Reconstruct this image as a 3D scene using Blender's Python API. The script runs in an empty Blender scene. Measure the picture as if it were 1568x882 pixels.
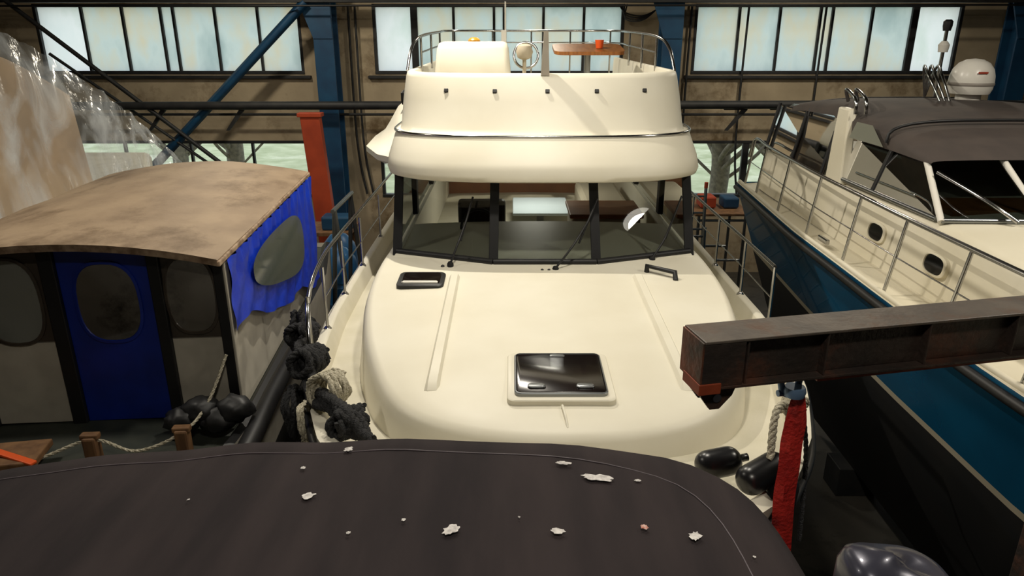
import bpy, math, random
from mathutils import Vector, Matrix, noise
random.seed(7)
H=5.6
S=bpy.context.scene
COL=S.collection
def P(x,y,z): return (x,y,z+H)
def hexc(h):
    h=h.lstrip('#'); r=[int(h[i:i+2],16)/255 for i in (0,2,4)]
    return tuple((c/12.92 if c<=.04045 else ((c+.055)/1.055)**2.4) for c in r)+(1,)
# ---------------- materials
def mat(name,c1,c2=None,rough=.5,metal=0,scale=3,detail=6,bump=0,bscale=40,coat=0,lo=.35,hi=.65,stretch=(1,1,1),spec=.5,c3=None,s3=1.2):
    m=bpy.data.materials.new(name); m.use_nodes=True
    nt=m.node_tree; b=nt.nodes['Principled BSDF']
    b.inputs['Roughness'].default_value=rough; b.inputs['Metallic'].default_value=metal
    b.inputs['Specular IOR Level'].default_value=spec
    b.inputs['Coat Weight'].default_value=coat
    tc=nt.nodes.new('ShaderNodeTexCoord'); mp=nt.nodes.new('ShaderNodeMapping')
    mp.inputs['Scale'].default_value=stretch
    nt.links.new(tc.outputs['Object'],mp.inputs['Vector'])
    c2=c2 or c1
    n=nt.nodes.new('ShaderNodeTexNoise'); n.inputs['Scale'].default_value=scale; n.inputs['Detail'].default_value=detail
    nt.links.new(mp.outputs[0],n.inputs['Vector'])
    r=nt.nodes.new('ShaderNodeValToRGB'); r.color_ramp.elements[0].position=lo; r.color_ramp.elements[1].position=hi
    r.color_ramp.elements[0].color=hexc(c1); r.color_ramp.elements[1].color=hexc(c2)
    nt.links.new(n.outputs['Fac'],r.inputs['Fac'])
    out=r.outputs[0]
    if c3:
        n3=nt.nodes.new('ShaderNodeTexNoise'); n3.inputs['Scale'].default_value=s3; n3.inputs['Detail'].default_value=8; n3.inputs['Roughness'].default_value=.7
        nt.links.new(mp.outputs[0],n3.inputs['Vector'])
        r3=nt.nodes.new('ShaderNodeValToRGB'); r3.color_ramp.elements[0].position=.52; r3.color_ramp.elements[1].position=.66
        nt.links.new(n3.outputs['Fac'],r3.inputs['Fac'])
        mx=nt.nodes.new('ShaderNodeMixRGB'); mx.inputs[2].default_value=hexc(c3)
        nt.links.new(r3.outputs[0],mx.inputs[0]); nt.links.new(out,mx.inputs[1]); out=mx.outputs[0]
    nt.links.new(out,b.inputs['Base Color'])
    if bump:
        nb=nt.nodes.new('ShaderNodeTexNoise'); nb.inputs['Scale'].default_value=bscale; nb.inputs['Detail'].default_value=5
        nt.links.new(mp.outputs[0],nb.inputs['Vector'])
        bp=nt.nodes.new('ShaderNodeBump'); bp.inputs['Strength'].default_value=bump; bp.inputs['Distance'].default_value=.02
        nt.links.new(nb.outputs['Fac'],bp.inputs['Height']); nt.links.new(bp.outputs[0],b.inputs['Normal'])
    return m
def glassmat(name,tint,refl=.04,rough=.0,extra=None):
    m=bpy.data.materials.new(name); m.use_nodes=True; nt=m.node_tree
    for n in list(nt.nodes):
        if n.type!='OUTPUT_MATERIAL': nt.nodes.remove(n)
    o=[n for n in nt.nodes if n.type=='OUTPUT_MATERIAL'][0]
    t=nt.nodes.new('ShaderNodeBsdfTransparent'); t.inputs[0].default_value=hexc(tint)
    g=nt.nodes.new('ShaderNodeBsdfGlossy'); g.inputs['Roughness'].default_value=rough; g.inputs[0].default_value=(1,1,1,1)
    f=nt.nodes.new('ShaderNodeFresnel'); f.inputs[0].default_value=1.5
    mx=nt.nodes.new('ShaderNodeMixShader')
    nt.links.new(f.outputs[0],mx.inputs[0]); nt.links.new(t.outputs[0],mx.inputs[1]); nt.links.new(g.outputs[0],mx.inputs[2])
    last=mx.outputs[0]
    if extra:
        d=nt.nodes.new('ShaderNodeBsdfDiffuse'); d.inputs[0].default_value=hexc(extra[0])
        m2=nt.nodes.new('ShaderNodeMixShader'); m2.inputs[0].default_value=extra[1]
        nt.links.new(last,m2.inputs[1]); nt.links.new(d.outputs[0],m2.inputs[2]); last=m2.outputs[0]
    nt.links.new(last,o.inputs[0]); return m
def frosted(name,c1,c2,c3):
    m=bpy.data.materials.new(name); m.use_nodes=True; nt=m.node_tree
    for n in list(nt.nodes):
        if n.type!='OUTPUT_MATERIAL': nt.nodes.remove(n)
    o=[n for n in nt.nodes if n.type=='OUTPUT_MATERIAL'][0]
    tc=nt.nodes.new('ShaderNodeTexCoord'); n=nt.nodes.new('ShaderNodeTexNoise'); n.inputs['Scale'].default_value=1.1; n.inputs['Detail'].default_value=6
    mp=nt.nodes.new('ShaderNodeMapping'); mp.inputs['Scale'].default_value=(1.3,1,.7)
    nt.links.new(tc.outputs['Object'],mp.inputs[0]); nt.links.new(mp.outputs[0],n.inputs['Vector'])
    r=nt.nodes.new('ShaderNodeValToRGB'); e=r.color_ramp.elements; e[0].position=.32; e[0].color=hexc(c1); e[1].position=.68; e[1].color=hexc(c3)
    k=e.new(.5); k.color=hexc(c2)
    nt.links.new(n.outputs['Fac'],r.inputs['Fac'])
    t=nt.nodes.new('ShaderNodeBsdfTranslucent'); d=nt.nodes.new('ShaderNodeBsdfDiffuse')
    nt.links.new(r.outputs[0],t.inputs[0]); nt.links.new(r.outputs[0],d.inputs[0])
    mx=nt.nodes.new('ShaderNodeMixShader'); mx.inputs[0].default_value=.12
    nt.links.new(t.outputs[0],mx.inputs[1]); nt.links.new(d.outputs[0],mx.inputs[2]); nt.links.new(mx.outputs[0],o.inputs[0])
    return m
def emis(name,c,s):
    m=bpy.data.materials.new(name); m.use_nodes=True; b=m.node_tree.nodes['Principled BSDF']
    b.inputs['Emission Color'].default_value=c; b.inputs['Emission Strength'].default_value=s; return m
M={}
M['gel']=mat('gelcoat_cream','#E4DFCE','#DDD7C4',rough=.45,scale=1.5,spec=.35)
M['gelr']=mat('gelcoat_warm','#E1DAC6','#D9D1BA',rough=.38,scale=1.5,spec=.4)
M['deck']=mat('deck_nonskid','#D6D0BD','#CCC6B0',rough=.6,bump=.15,bscale=250)
M['blk']=mat('black_rubber','#0d0d0e','#18181a',rough=.5)
M['chrome']=mat('chrome_steel','#b9b9b9',rough=.18,metal=1)
M['canvas']=mat('dark_canvas','#2b2628','#373031',rough=.9,scale=2.2,bump=.5,bscale=3,stretch=(3,.6,1),spec=.15)
M['navy']=mat('antifouling_dark','#15171a','#1d1c1b',rough=.7)
M['blue']=mat('hull_blue','#14567c','#17628a',rough=.22,scale=1,coat=.6)
M['stripe']=mat('boot_stripe','#c9c0a8',rough=.4)
M['ply']=mat('plywood_roof','#84705a','#99846b',rough=.62,scale=2.5,stretch=(1.2,.8,1),c3='#68543e',s3=1.3,bump=.2,bscale=12)
M['plyedge']=mat('roof_edge_wood','#6f5844','#a9927a',rough=.7,scale=14)
M['cyanv']=mat('blue_tarp','#0c2fb4','#0a3cd0',rough=.45,scale=3,bump=.6,bscale=9)
M['bluedoor']=mat('blue_door_paint','#0b2478','#0d2c92',rough=.4)
M['offw']=mat('dull_white_paint','#aea89b','#beb8aa',rough=.5,scale=5)
M['dpanel']=mat('dark_varnished_panel','#38312b','#463d34',rough=.35,scale=5)
M['greydeck']=mat('green_grey_deck','#262b26','#33362e',rough=.7,scale=6)
M['wood']=mat('weathered_wood','#5e4128','#7d5b3a',rough=.7,scale=12,stretch=(1,1,.3))
M['teak']=mat('teak_wood','#7b4a24','#95602f',rough=.35,scale=8,stretch=(4,.7,1))
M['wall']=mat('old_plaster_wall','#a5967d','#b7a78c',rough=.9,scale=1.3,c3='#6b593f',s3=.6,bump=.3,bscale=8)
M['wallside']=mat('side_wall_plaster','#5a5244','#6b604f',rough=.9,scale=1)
M['floor']=mat('concrete_floor','#35322e','#46423a',rough=.75,scale=1.1,c3='#25221f',s3=2)
M['ceil']=mat('ceiling_panels','#39352f','#454038',rough=.9)
M['bsteel']=mat('blue_steel','#10395a','#144668',rough=.5,scale=3)
M['dsteel']=mat('dark_steel','#1b1d20','#2b2b2b',rough=.6,scale=4)
M['rust']=mat('rusty_steel','#2a2421','#3a2e28',rough=.55,scale=5,c3='#553426',s3=2.5,bump=.3,bscale=30)
M['rustt']=mat('rusty_steel_flange','#504943','#625950',rough=.5,scale=6,c3='#5c4638',s3=4,bump=.2,bscale=30)
M['rustend']=mat('rusty_beam_end','#38291f','#7a4028',rough=.6,scale=7,bump=.4,bscale=30)
M['redp']=mat('red_lead_paint','#963619','#ac4220',rough=.6,scale=3)
M['redbar']=mat('oxide_red_bar','#7a321c','#9a4424',rough=.6,scale=8)
M['strap']=mat('red_webbing','#b01a16','#c62a20',rough=.7,scale=8,c3='#7a120f',s3=5,bump=.5,bscale=60)
M['rope']=mat('white_rope','#cfc8b4','#a39b84',rough=.9,scale=60,bump=.8,bscale=120)
M['roped']=mat('black_rope','#141415','#242427',rough=.8,scale=60,bump=.9,bscale=120)
M['splat']=mat('paint_splat','#e6e2de','#b9b4b2',rough=.7,scale=60)
M['splato']=mat('rust_splat','#b5502a','#e0d8d0',rough=.7,scale=50)
M['grayc']=mat('taupe_canvas','#3f3835','#4c433e',rough=.8,scale=3,bump=.3,bscale=4)
M['orange']=mat('orange_plastic','#e0571a',rough=.5)
M['motor']=mat('outboard_cowl','#3a3a48','#4a4a58',rough=.3,metal=.3,coat=.3)
M['inter']=mat('cabin_interior','#978f81','#a79e90',rough=.6)
M['woodi']=mat('cabin_wood','#85522f','#95603a',rough=.5,scale=5)
M['seat']=mat('seat_vinyl','#b8ad98',rough=.6)
M['grass']=mat('grass','#a3ac88','#c2c8a8',rough=.9,scale=1,c3='#d4d6c0',s3=.25)  # colour paled to stand in for overexposed daylight outside
M['bark']=mat('bark','#5a554c','#7a7266',rough=.9,scale=8)
M['white']=mat('white_plastic','#e8e4da',rough=.3)
M['alu']=mat('aluminium','#8f9294',rough=.35,metal=1)
M['tan']=mat('tan_plywood','#a08260','#b89a74',rough=.7,scale=.8,c3='#8f7252',s3=.5)
M['glassd']=glassmat('tinted_glass','#c4cac7')
M['glassc']=glassmat('clear_window_glass','#f2f6f4')
M['vinyl']=glassmat('vinyl_window','#7f8480',rough=.08,extra=('#6a7268',.45))
M['smoke']=glassmat('smoked_glass','#7a8282')
M['hglass']=mat('hatch_smoked_acrylic','#0c0606','#150a08',rough=.2,coat=.1)
M['dglass']=mat('dark_cabin_glass','#26211c','#39322a',rough=.06,coat=.8,scale=1.5)
M['frost1']=frosted('frosted_glass_stained','#b0c2c2','#cddad8','#d8d2bc')
M['frost2']=frosted('frosted_glass_clean','#eaf2f4','#f4f8fa','#e2ece8')
def plastic():
    m=bpy.data.materials.new('plastic_sheeting'); m.use_nodes=True; nt=m.node_tree; b=nt.nodes['Principled BSDF']; o=[n for n in nt.nodes if n.type=='OUTPUT_MATERIAL'][0]
    b.inputs['Base Color'].default_value=hexc('#c8cdd0'); b.inputs['Roughness'].default_value=.2; b.inputs['Specular IOR Level'].default_value=.9
    t=nt.nodes.new('ShaderNodeBsdfTransparent'); t.inputs[0].default_value=(.93,.95,.95,1); mx=nt.nodes.new('ShaderNodeMixShader')
    uv=nt.nodes.new('ShaderNodeUVMap'); uv.uv_map='fold'
    mp=nt.nodes.new('ShaderNodeMapping'); mp.inputs['Scale'].default_value=(9,1.6,1); mp.inputs['Rotation'].default_value=(0,0,.25)
    n=nt.nodes.new('ShaderNodeTexNoise'); n.inputs['Scale'].default_value=1.6; n.inputs['Detail'].default_value=4; n.inputs['Distortion'].default_value=.8
    r=nt.nodes.new('ShaderNodeValToRGB'); r.color_ramp.elements[0].position=.40; r.color_ramp.elements[0].color=(.10,.10,.10,1); r.color_ramp.elements[1].position=.72; r.color_ramp.elements[1].color=(.68,.68,.68,1)
    bp=nt.nodes.new('ShaderNodeBump'); bp.inputs['Strength'].default_value=.8; bp.inputs['Distance'].default_value=.08
    nt.links.new(uv.outputs[0],mp.inputs[0]); nt.links.new(mp.outputs[0],n.inputs['Vector']); nt.links.new(n.outputs['Fac'],bp.inputs['Height']); nt.links.new(bp.outputs[0],b.inputs['Normal'])
    nt.links.new(n.outputs['Fac'],r.inputs[0]); nt.links.new(r.outputs[0],mx.inputs[0])
    nt.links.new(t.outputs[0],mx.inputs[1]); nt.links.new(b.outputs[0],mx.inputs[2]); nt.links.new(mx.outputs[0],o.inputs[0]); return m
M['plastic']=plastic()

# ---------------- geometry helpers
def group(name,loc):
    e=bpy.data.objects.new(name,None); e.empty_display_size=.2; e.location=loc; COL.objects.link(e); return e
def attach(o,par):
    if par is not None:
        o.parent=par; o.matrix_parent_inverse=Matrix.Translation(-Vector(par.location))
    return o
def mesh(name,vs,fs,mats,par=None,smooth=False,mi=None,angle=None):
    me=bpy.data.meshes.new(name); me.from_pydata([tuple(v) for v in vs],[],fs)
    if not isinstance(mats,(list,tuple)): mats=[mats]
    for m in mats: me.materials.append(m)
    if mi:
        for p,i in zip(me.polygons,mi): p.material_index=i
    if smooth:
        for p in me.polygons: p.use_smooth=True
    me.validate(); me.update()
    o=bpy.data.objects.new(name,me); COL.objects.link(o)
    if smooth and angle:
        try: me.set_sharp_from_angle(angle=math.radians(angle))
        except Exception: pass
    return attach(o,par)
def loft(name,rings,mats,par=None,closed=False,cap0=False,cap1=False,smooth=True,mfun=None,angle=40):
    n=len(rings[0]); vs=[p for r in rings for p in r]; fs=[]; mi=[]
    for i in range(len(rings)-1):
        for j in range(n if closed else n-1):
            k=(j+1)%n
            fs.append((i*n+j,i*n+k,(i+1)*n+k,(i+1)*n+j)); mi.append(mfun(i,j) if mfun else 0)
    if cap0: fs.append(tuple(range(n))[::-1]); mi.append(0)
    if cap1: fs.append(tuple(range((len(rings)-1)*n,len(rings)*n))); mi.append(0)
    return mesh(name,vs,fs,mats,par,smooth,mi,angle)
def box(name,c,s,m,par=None,rot=(0,0,0),bev=.01):
    R=Matrix.Rotation(rot[2],3,'Z')@Matrix.Rotation(rot[1],3,'Y')@Matrix.Rotation(rot[0],3,'X')
    x,y,z=[v/2 for v in s]; C=Vector(c)
    co=[(-x,-y,-z),(x,-y,-z),(x,y,-z),(-x,y,-z),(-x,-y,z),(x,-y,z),(x,y,z),(-x,y,z)]
    vs=[R@Vector(v)+C for v in co]
    fs=[(0,3,2,1),(4,5,6,7),(0,1,5,4),(1,2,6,5),(2,3,7,6),(3,0,4,7)]
    o=mesh(name,vs,fs,m,par)
    if bev:
        b=o.modifiers.new('bev','BEVEL'); b.width=min(bev,min(s)*.3); b.segments=2
    return o
def prism(name,poly,d,m,par=None,bev=0):
    n=len(poly); D=Vector(d); vs=[Vector(p) for p in poly]+[Vector(p)+D for p in poly]
    fs=[tuple(range(n))[::-1],tuple(range(n,2*n))]+[(i,(i+1)%n,(i+1)%n+n,i+n) for i in range(n)]
    o=mesh(name,vs,fs,m,par)
    if bev:
        b=o.modifiers.new('bev','BEVEL'); b.width=bev; b.segments=2
    return o
def cat(pts,k=6,closed=False):
    pts=[Vector(p) for p in pts]; n=len(pts); out=[]
    rng=range(n if closed else n-1)
    for i in rng:
        if closed: a,b,c,d=pts[i-1],pts[i],pts[(i+1)%n],pts[(i+2)%n]
        else: a,b,c,d=pts[max(i-1,0)],pts[i],pts[i+1],pts[min(i+2,n-1)]
        for q in range(k):
            t=q/k
            out.append(.5*((2*b)+(c-a)*t+(2*a-5*b+4*c-d)*t*t+(3*b-a-3*c+d)*t**3))
    if not closed: out.append(pts[-1])
    return out
def tube(name,pts,r,m,par=None,smooth=True,closed=False,k=6,seg=3):
    if smooth and len(pts)>2: pts=cat(pts,k,closed)
    cu=bpy.data.curves.new(name,'CURVE'); cu.dimensions='3D'; sp=cu.splines.new('POLY'); sp.points.add(len(pts)-1)
    for q,p in zip(sp.points,pts): q.co=(*p,1)
    sp.use_cyclic_u=closed
    cu.bevel_depth=r; cu.bevel_resolution=seg; cu.use_fill_caps=True; cu.materials.append(m)
    o=bpy.data.objects.new(name,cu); COL.objects.link(o); return attach(o,par)
def rope(name,pts,r,m,par=None,strands=3,pitch=.12,k=10):
    pp=cat(pts,k) if len(pts)>2 else [Vector(pts[0]).lerp(Vector(pts[-1]),i/20) for i in range(21)]
    out=[pp[0]]; step=pitch/8
    for a,b in zip(pp,pp[1:]):
        L=(b-a).length; nn=max(1,int(L/step))
        for i in range(1,nn+1): out.append(a.lerp(b,i/nn))
    e=group(name,tuple(pp[0])) if par is None else par
    for s in range(strands):
        q=[]; d=0
        for i,p in enumerate(out):
            t=(out[min(i+1,len(out)-1)]-out[max(i-1,0)]).normalized()
            u=t.cross(Vector((.13,.2,1))).normalized(); w=t.cross(u)
            if i: d+=(out[i]-out[i-1]).length
            a=2*math.pi*(d/pitch+s/strands)
            q.append(p+(u*math.cos(a)+w*math.sin(a))*r*.5)
        tube(name+'_%d'%(s+1),q,r*.58,m,e,smooth=False,seg=2)
    return e
def lathe(name,prof,c,m,par=None,n=32,scale=(1,1),smooth=True):
    rings=[[(c[0]+r*math.cos(2*math.pi*i/n)*scale[0],c[1]+r*math.sin(2*math.pi*i/n)*scale[1],c[2]+z) for i in range(n)] for r,z in prof]
    return loft(name,rings,m,par,closed=True,cap0=True,cap1=True,smooth=smooth)
def interp(tab,x):
    if x<=tab[0][0]: return tab[0][1]
    for (a,b),(c,d) in zip(tab,tab[1:]):
        if x<=c: return b+(d-b)*(x-a)/(c-a)
    return tab[-1][1]
def spow(v,e): return math.copysign(abs(v)**e,v)

# ---------------- ROOM
YW=17
box('floor',(0.5,6,-.1),(29,24,.2),M['floor'],bev=0)
box('ceiling',P(.5,6,3.0),(29,24,.2),M['ceil'],bev=0)
box('wall_left',P(-14,6,-1.3),(.3,24,8.8),M['wallside'],bev=0)
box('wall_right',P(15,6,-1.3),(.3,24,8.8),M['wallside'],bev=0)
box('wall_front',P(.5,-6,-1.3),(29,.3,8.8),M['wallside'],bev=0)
WX=[(-10.6,-4.7),(-3.1,2.5),(4.05,10.0),(11.5,14.7)]
wb=group('wall_back',P(0,YW,-5.6))
def wseg(n,x0,x1,z0,z1): box(n,P((x0+x1)/2,YW+.15,(z0+z1)/2),(x1-x0,.3,z1-z0),M['wall'],wb,bev=0)
UZ=(-.87,.62); LZ=(-3.7,-2.36)
wseg('top_band',-14,15,UZ[1],3); wseg('middle_band',-14,15,LZ[1],UZ[0]); wseg('bottom_band',-14,15,-5.6,LZ[0])
xs=[-14]+[v for w in WX for v in w]+[15]
for i in range(0,len(xs),2):
    for q,(z0,z1) in enumerate((UZ,LZ)): wseg('pier_%d_%d'%(i,q),xs[i],xs[i+1],z0,z1)
def window(idx,x0,x1,z0,z1,divs,glass,thick=(),clear=()):
    g=group('window_%d'%idx,P((x0+x1)/2,YW,z0))
    y=YW+.06
    fr=.07
    for nm,c,s in (('frame_top',((x0+x1)/2,y,z1-fr/2),(x1-x0,.12,fr)),('frame_bottom',((x0+x1)/2,y,z0+fr/2),(x1-x0,.16,fr)),
                   ('frame_left',(x0+fr/2,y,(z0+z1)/2),(fr,.12,z1-z0)),('frame_right',(x1-fr/2,y,(z0+z1)/2),(fr,.12,z1-z0))):
        box(nm,P(*c),s,M['dsteel'],g)
    ed=[x0]+divs+[x1]
    for i,d in enumerate(divs):
        w=.15 if i in thick else .055
        box('mullion_%d'%(i+1),P(d,y,(z0+z1)/2),(w,.1,z1-z0),M['dsteel'],g)
    for i,(a,b) in enumerate(zip(ed,ed[1:])):
        gm=M['frost2'] if i in clear and glass!='c' else (M['glassc'] if glass=='c' else M['frost1'])
        mesh('pane_%d'%(i+1),[P(a,y+.02,z0),P(b,y+.02,z0),P(b,y+.02,z1),P(a,y+.02,z1)],[(0,1,2,3)],gm,g)
window(1,*WX[0],*UZ,[-9.55,-8.65,-7.8,-7.52,-6.6,-5.65],'f',clear=(0,))
window(2,*WX[1],*UZ,[-2.18,-1.3,-.4,-.18,.7,1.6],'f',thick=(0,),clear=(0,))
window(3,*WX[2],*UZ,[5.05,5.95,6.85,7.12,8.0,8.95],'f',thick=(5,),clear=(6,))
window(4,*WX[3],*UZ,[12.4,13.4],'f',clear=(0,1,2))
window(5,*WX[0],*LZ,[-9.1,-7.55,-6.1],'c')
window(6,*WX[1],*LZ,[-1.7,-.3,1.1],'c')
window(7,*WX[2],*LZ,[5.5,7.0,8.5],'c',thick=(0,))
window(8,*WX[3],*LZ,[13.0],'c')
for i,(a,b) in enumerate(WX):
    box('trim_%d'%(i+1),P((a+b)/2,YW-.04,UZ[0]-.06),(b-a+.3,.14,.07),M['dsteel'])
sf=group('steel_hall_frame',P(0,16.3,-5.6))
for i,x in enumerate((-4.02,3.42,10.95)):
    box('column_web_%d'%i,P(x,16.45,-1.35),(.06,.5,8.5),M['bsteel'],sf)
    box('column_flange_a_%d'%i,P(x,16.2,-1.35),(.42,.05,8.5),M['bsteel'],sf)
    box('column_flange_b_%d'%i,P(x,16.7,-1.35),(.42,.05,8.5),M['bsteel'],sf)
    prism('column_gusset_%d'%i,[P(x-.5,16.15,.75),P(x-.2,16.15,-.1),P(x+.2,16.15,-.1),P(x+.2,16.15,.75)],(0,.04,0),M['bsteel'],sf)
box('girder_top',P(.5,16.1,.72),(28,.2,.22),M['dsteel'],sf)
tube('crane_rail_cable',[P(-13,15.8,.53),P(14,15.8,.56)],.02,M['blk'],sf)
def bar(n,a,b,w,m,par): tube(n,[a,b],w,m,par,smooth=False,seg=0)
bar('brace_blue',P(-4.3,16.05,.62),P(-8.6,16.05,-3.35),.10,M['bsteel'],sf)
bar('brace_black',P(-10.5,15.9,.7),P(-6.2,15.9,-2.9),.05,M['dsteel'],sf)
bar('brace_thin',P(-9.8,16,-.4),P(-5.6,16,-3.6),.035,M['dsteel'],sf)
tube('pipe_main',[P(-9.5,15.9,-1.47),P(14,15.9,-1.43)],.09,M['dsteel'],sf,smooth=False)
tube('pipe_small',[P(-9.5,16.6,-1.72),P(14,16.6,-1.72)],.03,M['dsteel'],sf,smooth=False)
for i,x in enumerate((-8.0,-6.3,-2.4,4.6,5.6,7.3,9.1)):
    prism('bracket_%d'%i,[P(x,15.95,-1.5),P(x+.5,15.95,-1.5),P(x+.5,15.95,-1.56),P(x+.12,15.95,-2.0),P(x+.05,15.95,-2.0),P(x+.38,15.95,-1.56),P(x,15.95,-1.56)],(0,.06,0),M['dsteel'],sf)
for i,x in enumerate((-3.6,-3.45,3.95,5.2,6.9)):
    tube('conduit_%d'%i,[P(x,16.9,.6),P(x,16.9,-2.3),P(x+.15,16.9,-3.6)],.025,M['dsteel'],sf)
for i in range(4):
    tube('cable_loop_%d'%i,[P(2.3+.06*i,16.6,.6),P(2.45,16.55,.42-.04*i),P(2.8,16.55,.36-.03*i),P(3.1,16.6,.48),P(3.2,16.6,.62)],.016,M['blk'],sf)
rc=group('red_steel_post',P(-4.2,15.2,-5.6))
box('post',P(-4.05,15.2,-3.6),(.4,.2,4.0),M['redp'],rc,rot=(0,-.06,0))
box('post_cap',P(-4.17,15.2,-1.58),(.5,.26,.08),M['redp'],rc)
def lamp(i,x,y,z,pw,size=.42,col=(1,.925,.79)):
    g=group('high_bay_lamp' ,P(x,y,z))
    lathe('shade',[(.05,.42),(.09,.4),(.1,.25),(.3,.06),(.32,0),(.3,0),(.28,.05),(.08,.22)],P(x,y,z),M['dsteel'],g)
    tube('hanger',[P(x,y,z+.4),P(x,y,2.89)],.012,M['blk'],g)
    lathe('lamp_lens',[(.28,.0),(.27,-.03),(.2,-.05),(.02,-.06)],P(x,y,z),emis('lamp_lens_%d'%i,(1,.95,.82,1),7),g,n=24)
    l=bpy.data.lights.new('lamp_light','AREA'); l.shape='DISK'; l.size=size; l.energy=pw; l.color=col
    o=bpy.data.objects.new('bulb',l); o.location=P(x,y,z-.075); COL.objects.link(o); attach(o,g)
lamp(1,.3,5.1,2.2,84,.4)
lamp(2,4.85,4.0,2.2,115)
lamp(3,-1.0,7.75,2.2,165,.08)
lamp(4,-4.8,4.6,2.2,76)
lamp(5,-5,13,2.2,140,col=(1,.90,.72))
lamp(6,6,13,2.2,140,col=(1,.90,.72))
lamp(7,.5,13.5,2.2,95,col=(1,.90,.72))
lamp(8,.3,.3,2.2,70)  # added fill lamp over the camera, brightens the near fronts
# outdoors
box('outdoor_lawn',P(0,43.3,-5.7),(90,50,.2),M['grass'],bev=0)
def tree(x,y,h,seed):
    g=group('bare_tree',P(x,y,-5.6)); rnd=random.Random(seed)
    tube('trunk',[P(x,y,-5.6),P(x+.1,y,-5.6+h*.3),P(x-.1,y,-5.6+h*.5)],.28,M['bark'],g)
    for k in range(16):
        a=rnd.uniform(0,6.28); l=rnd.uniform(.3,.6)*h; z0=-5.6+h*rnd.uniform(.15,.5)
        tube('branch_%d'%k,[P(x,y,z0),P(x+.35*l*math.cos(a),y+.35*l*math.sin(a),z0+.3*l),P(x+.7*l*math.cos(a+.3),y+.6*l*math.sin(a+.3),z0+.65*l)],rnd.uniform(.03,.10),M['bark'],g)
tree(6.3,22,6,1); tree(-9.3,24,7,2); tree(-6,33,8,5); tree(2,30,7,3); tree(9.3,25,7,9); tree(-12.5,27,6,12)
def blob(name,c,r,m,par=None,seed=0,sub=4,amp=.3,sc=(1,1,1)):
    import bmesh
    bm=bmesh.new(); bmesh.ops.create_icosphere(bm,subdivisions=sub,radius=1)
    for v in bm.verts:
        n=noise.noise(v.co*2.2+Vector((seed,seed*2,0)))+.5*noise.noise(v.co*6+Vector((seed,0,3)))
        v.co=v.co*(1+amp*n); v.co=Vector((v.co.x*r*sc[0]+c[0],v.co.y*r*sc[1]+c[1],v.co.z*r*sc[2]+c[2]))
    me=bpy.data.meshes.new(name); bm.to_mesh(me); bm.free(); me.materials.append(m)
    for p in me.polygons: p.use_smooth=True
    o=bpy.data.objects.new(name,me); COL.objects.link(o); return attach(o,par)

# ---------------- generic hull
def hull(par,T,Yb,Ys,W,prof,levels,bands,mats,sheer,deckdrop,deckmat,capmat,N=40,inset=.07,camber=.04,prefix=''):
    def pt(t,lv,side):
        z,bs,wm,pw=lv
        yb=Yb+bs; y=yb+(Ys-yb)*t
        w=W*interp(prof,t)*wm if pw==1 else W*(interp(prof,t)**pw)*wm
        zz=sheer(t) if z is None else z
        return P(*T(side*w,y,zz))
    ts=[ (i/N)**1.7 for i in range(N+1)]
    rings=[]
    for t in ts:
        L=[pt(t,lv,-1) for lv in levels]; R=[pt(t,lv,1) for lv in levels]
        rings.append(L+R[::-1])
    nl=len(levels)
    def mf(i,j):
        if j>=nl: j=2*nl-2-j
        return bands[min(j,len(bands)-1)]
    loft(prefix+'hull_shell',rings,mats,par,mfun=mf,cap1=True)
    g=[]
    for t in ts:
        w=W*interp(prof,t); y=Yb+(Ys-Yb)*t; zs=sheer(t); wi=max(w-inset,0); wd=max(w-inset-.05,0); zd=zs-deckdrop
        g.append([P(*T(s*a,y+(.0 if a==w else min(.06,.06*(1-t))),z)) for s,a,z in
          ((-1,w,zs),(-1,wi+inset*.3,zs+.015),(-1,wi,zs),(-1,wd,zd),(-1,wd*.6,zd+camber*.6),(1,0,zd+camber),(1,wd*.6,zd+camber*.6),(1,wd,zd),(1,wi,zs),(1,wi+inset*.3,zs+.015),(1,w,zs))])
    loft(prefix+'deck_and_gunwale',g,[deckmat,capmat],par,mfun=lambda i,j: 1 if j in(0,1,8,9) else 0,angle=50)
def stands(par,T,ys,halfs,ztops,floor=-5.6):
    for i,(y,h,z) in enumerate(zip(ys,halfs,ztops)):
        for s in (-1,1):
            a=P(*T(s*h,y,z)); b=P(*T(s*(h+.0),y,floor+.03))
            tube('stand_post_%d_%s'%(i,'lr'[s>0]),[a,b],.05,M['bsteel'],par,smooth=False)
            box('stand_foot_%d_%s'%(i,'lr'[s>0]),(b[0],b[1],.03),(.4,.4,.06),M['bsteel'],par)
# ---------------- CENTRE MOTOR YACHT
XC=.3
Y=group('motor_yacht',P(XC,8,-5.6))
TY=lambda x,y,z:(x+XC,y,z)
YB,YS=2.3,14.6
tab=[(2.3,0),(2.36,.22),(2.5,.5),(2.88,.96),(3.2,1.2),(3.62,1.43),(4.3,1.68),(4.85,1.82),(6,1.95),(7,2.0),(10,2.02),(14.6,1.9)]
prof=[((a-YB)/(YS-YB),b/2.02) for a,b in tab]
gt=[(2.3,-2.06),(2.88,-2.11),(3.62,-2.19),(4.85,-2.31),(7,-2.43),(14.6,-2.45)]
shY=lambda t: interp(gt,YB+(YS-YB)*t)
hull(Y,TY,YB,YS,2.02,prof,[(None,0,1,1),(-2.75,.1,.985,1.05),(-3.4,.35,.93,1.2),(-4.0,.7,.86,1.5),(-4.6,1.2,.6,1.8),(-5.0,1.8,.03,1)],[0,0,0,1,1,1],[M['gel'],M['navy']],shY,.14,M['deck'],M['gel'],N=60,inset=.08)
box('keel_block_1',P(XC,6,-5.3),(.5,.3,.6),M['dsteel'],Y); box('keel_block_2',P(XC,11.5,-5.3),(.5,.3,.6),M['dsteel'],Y)
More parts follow.
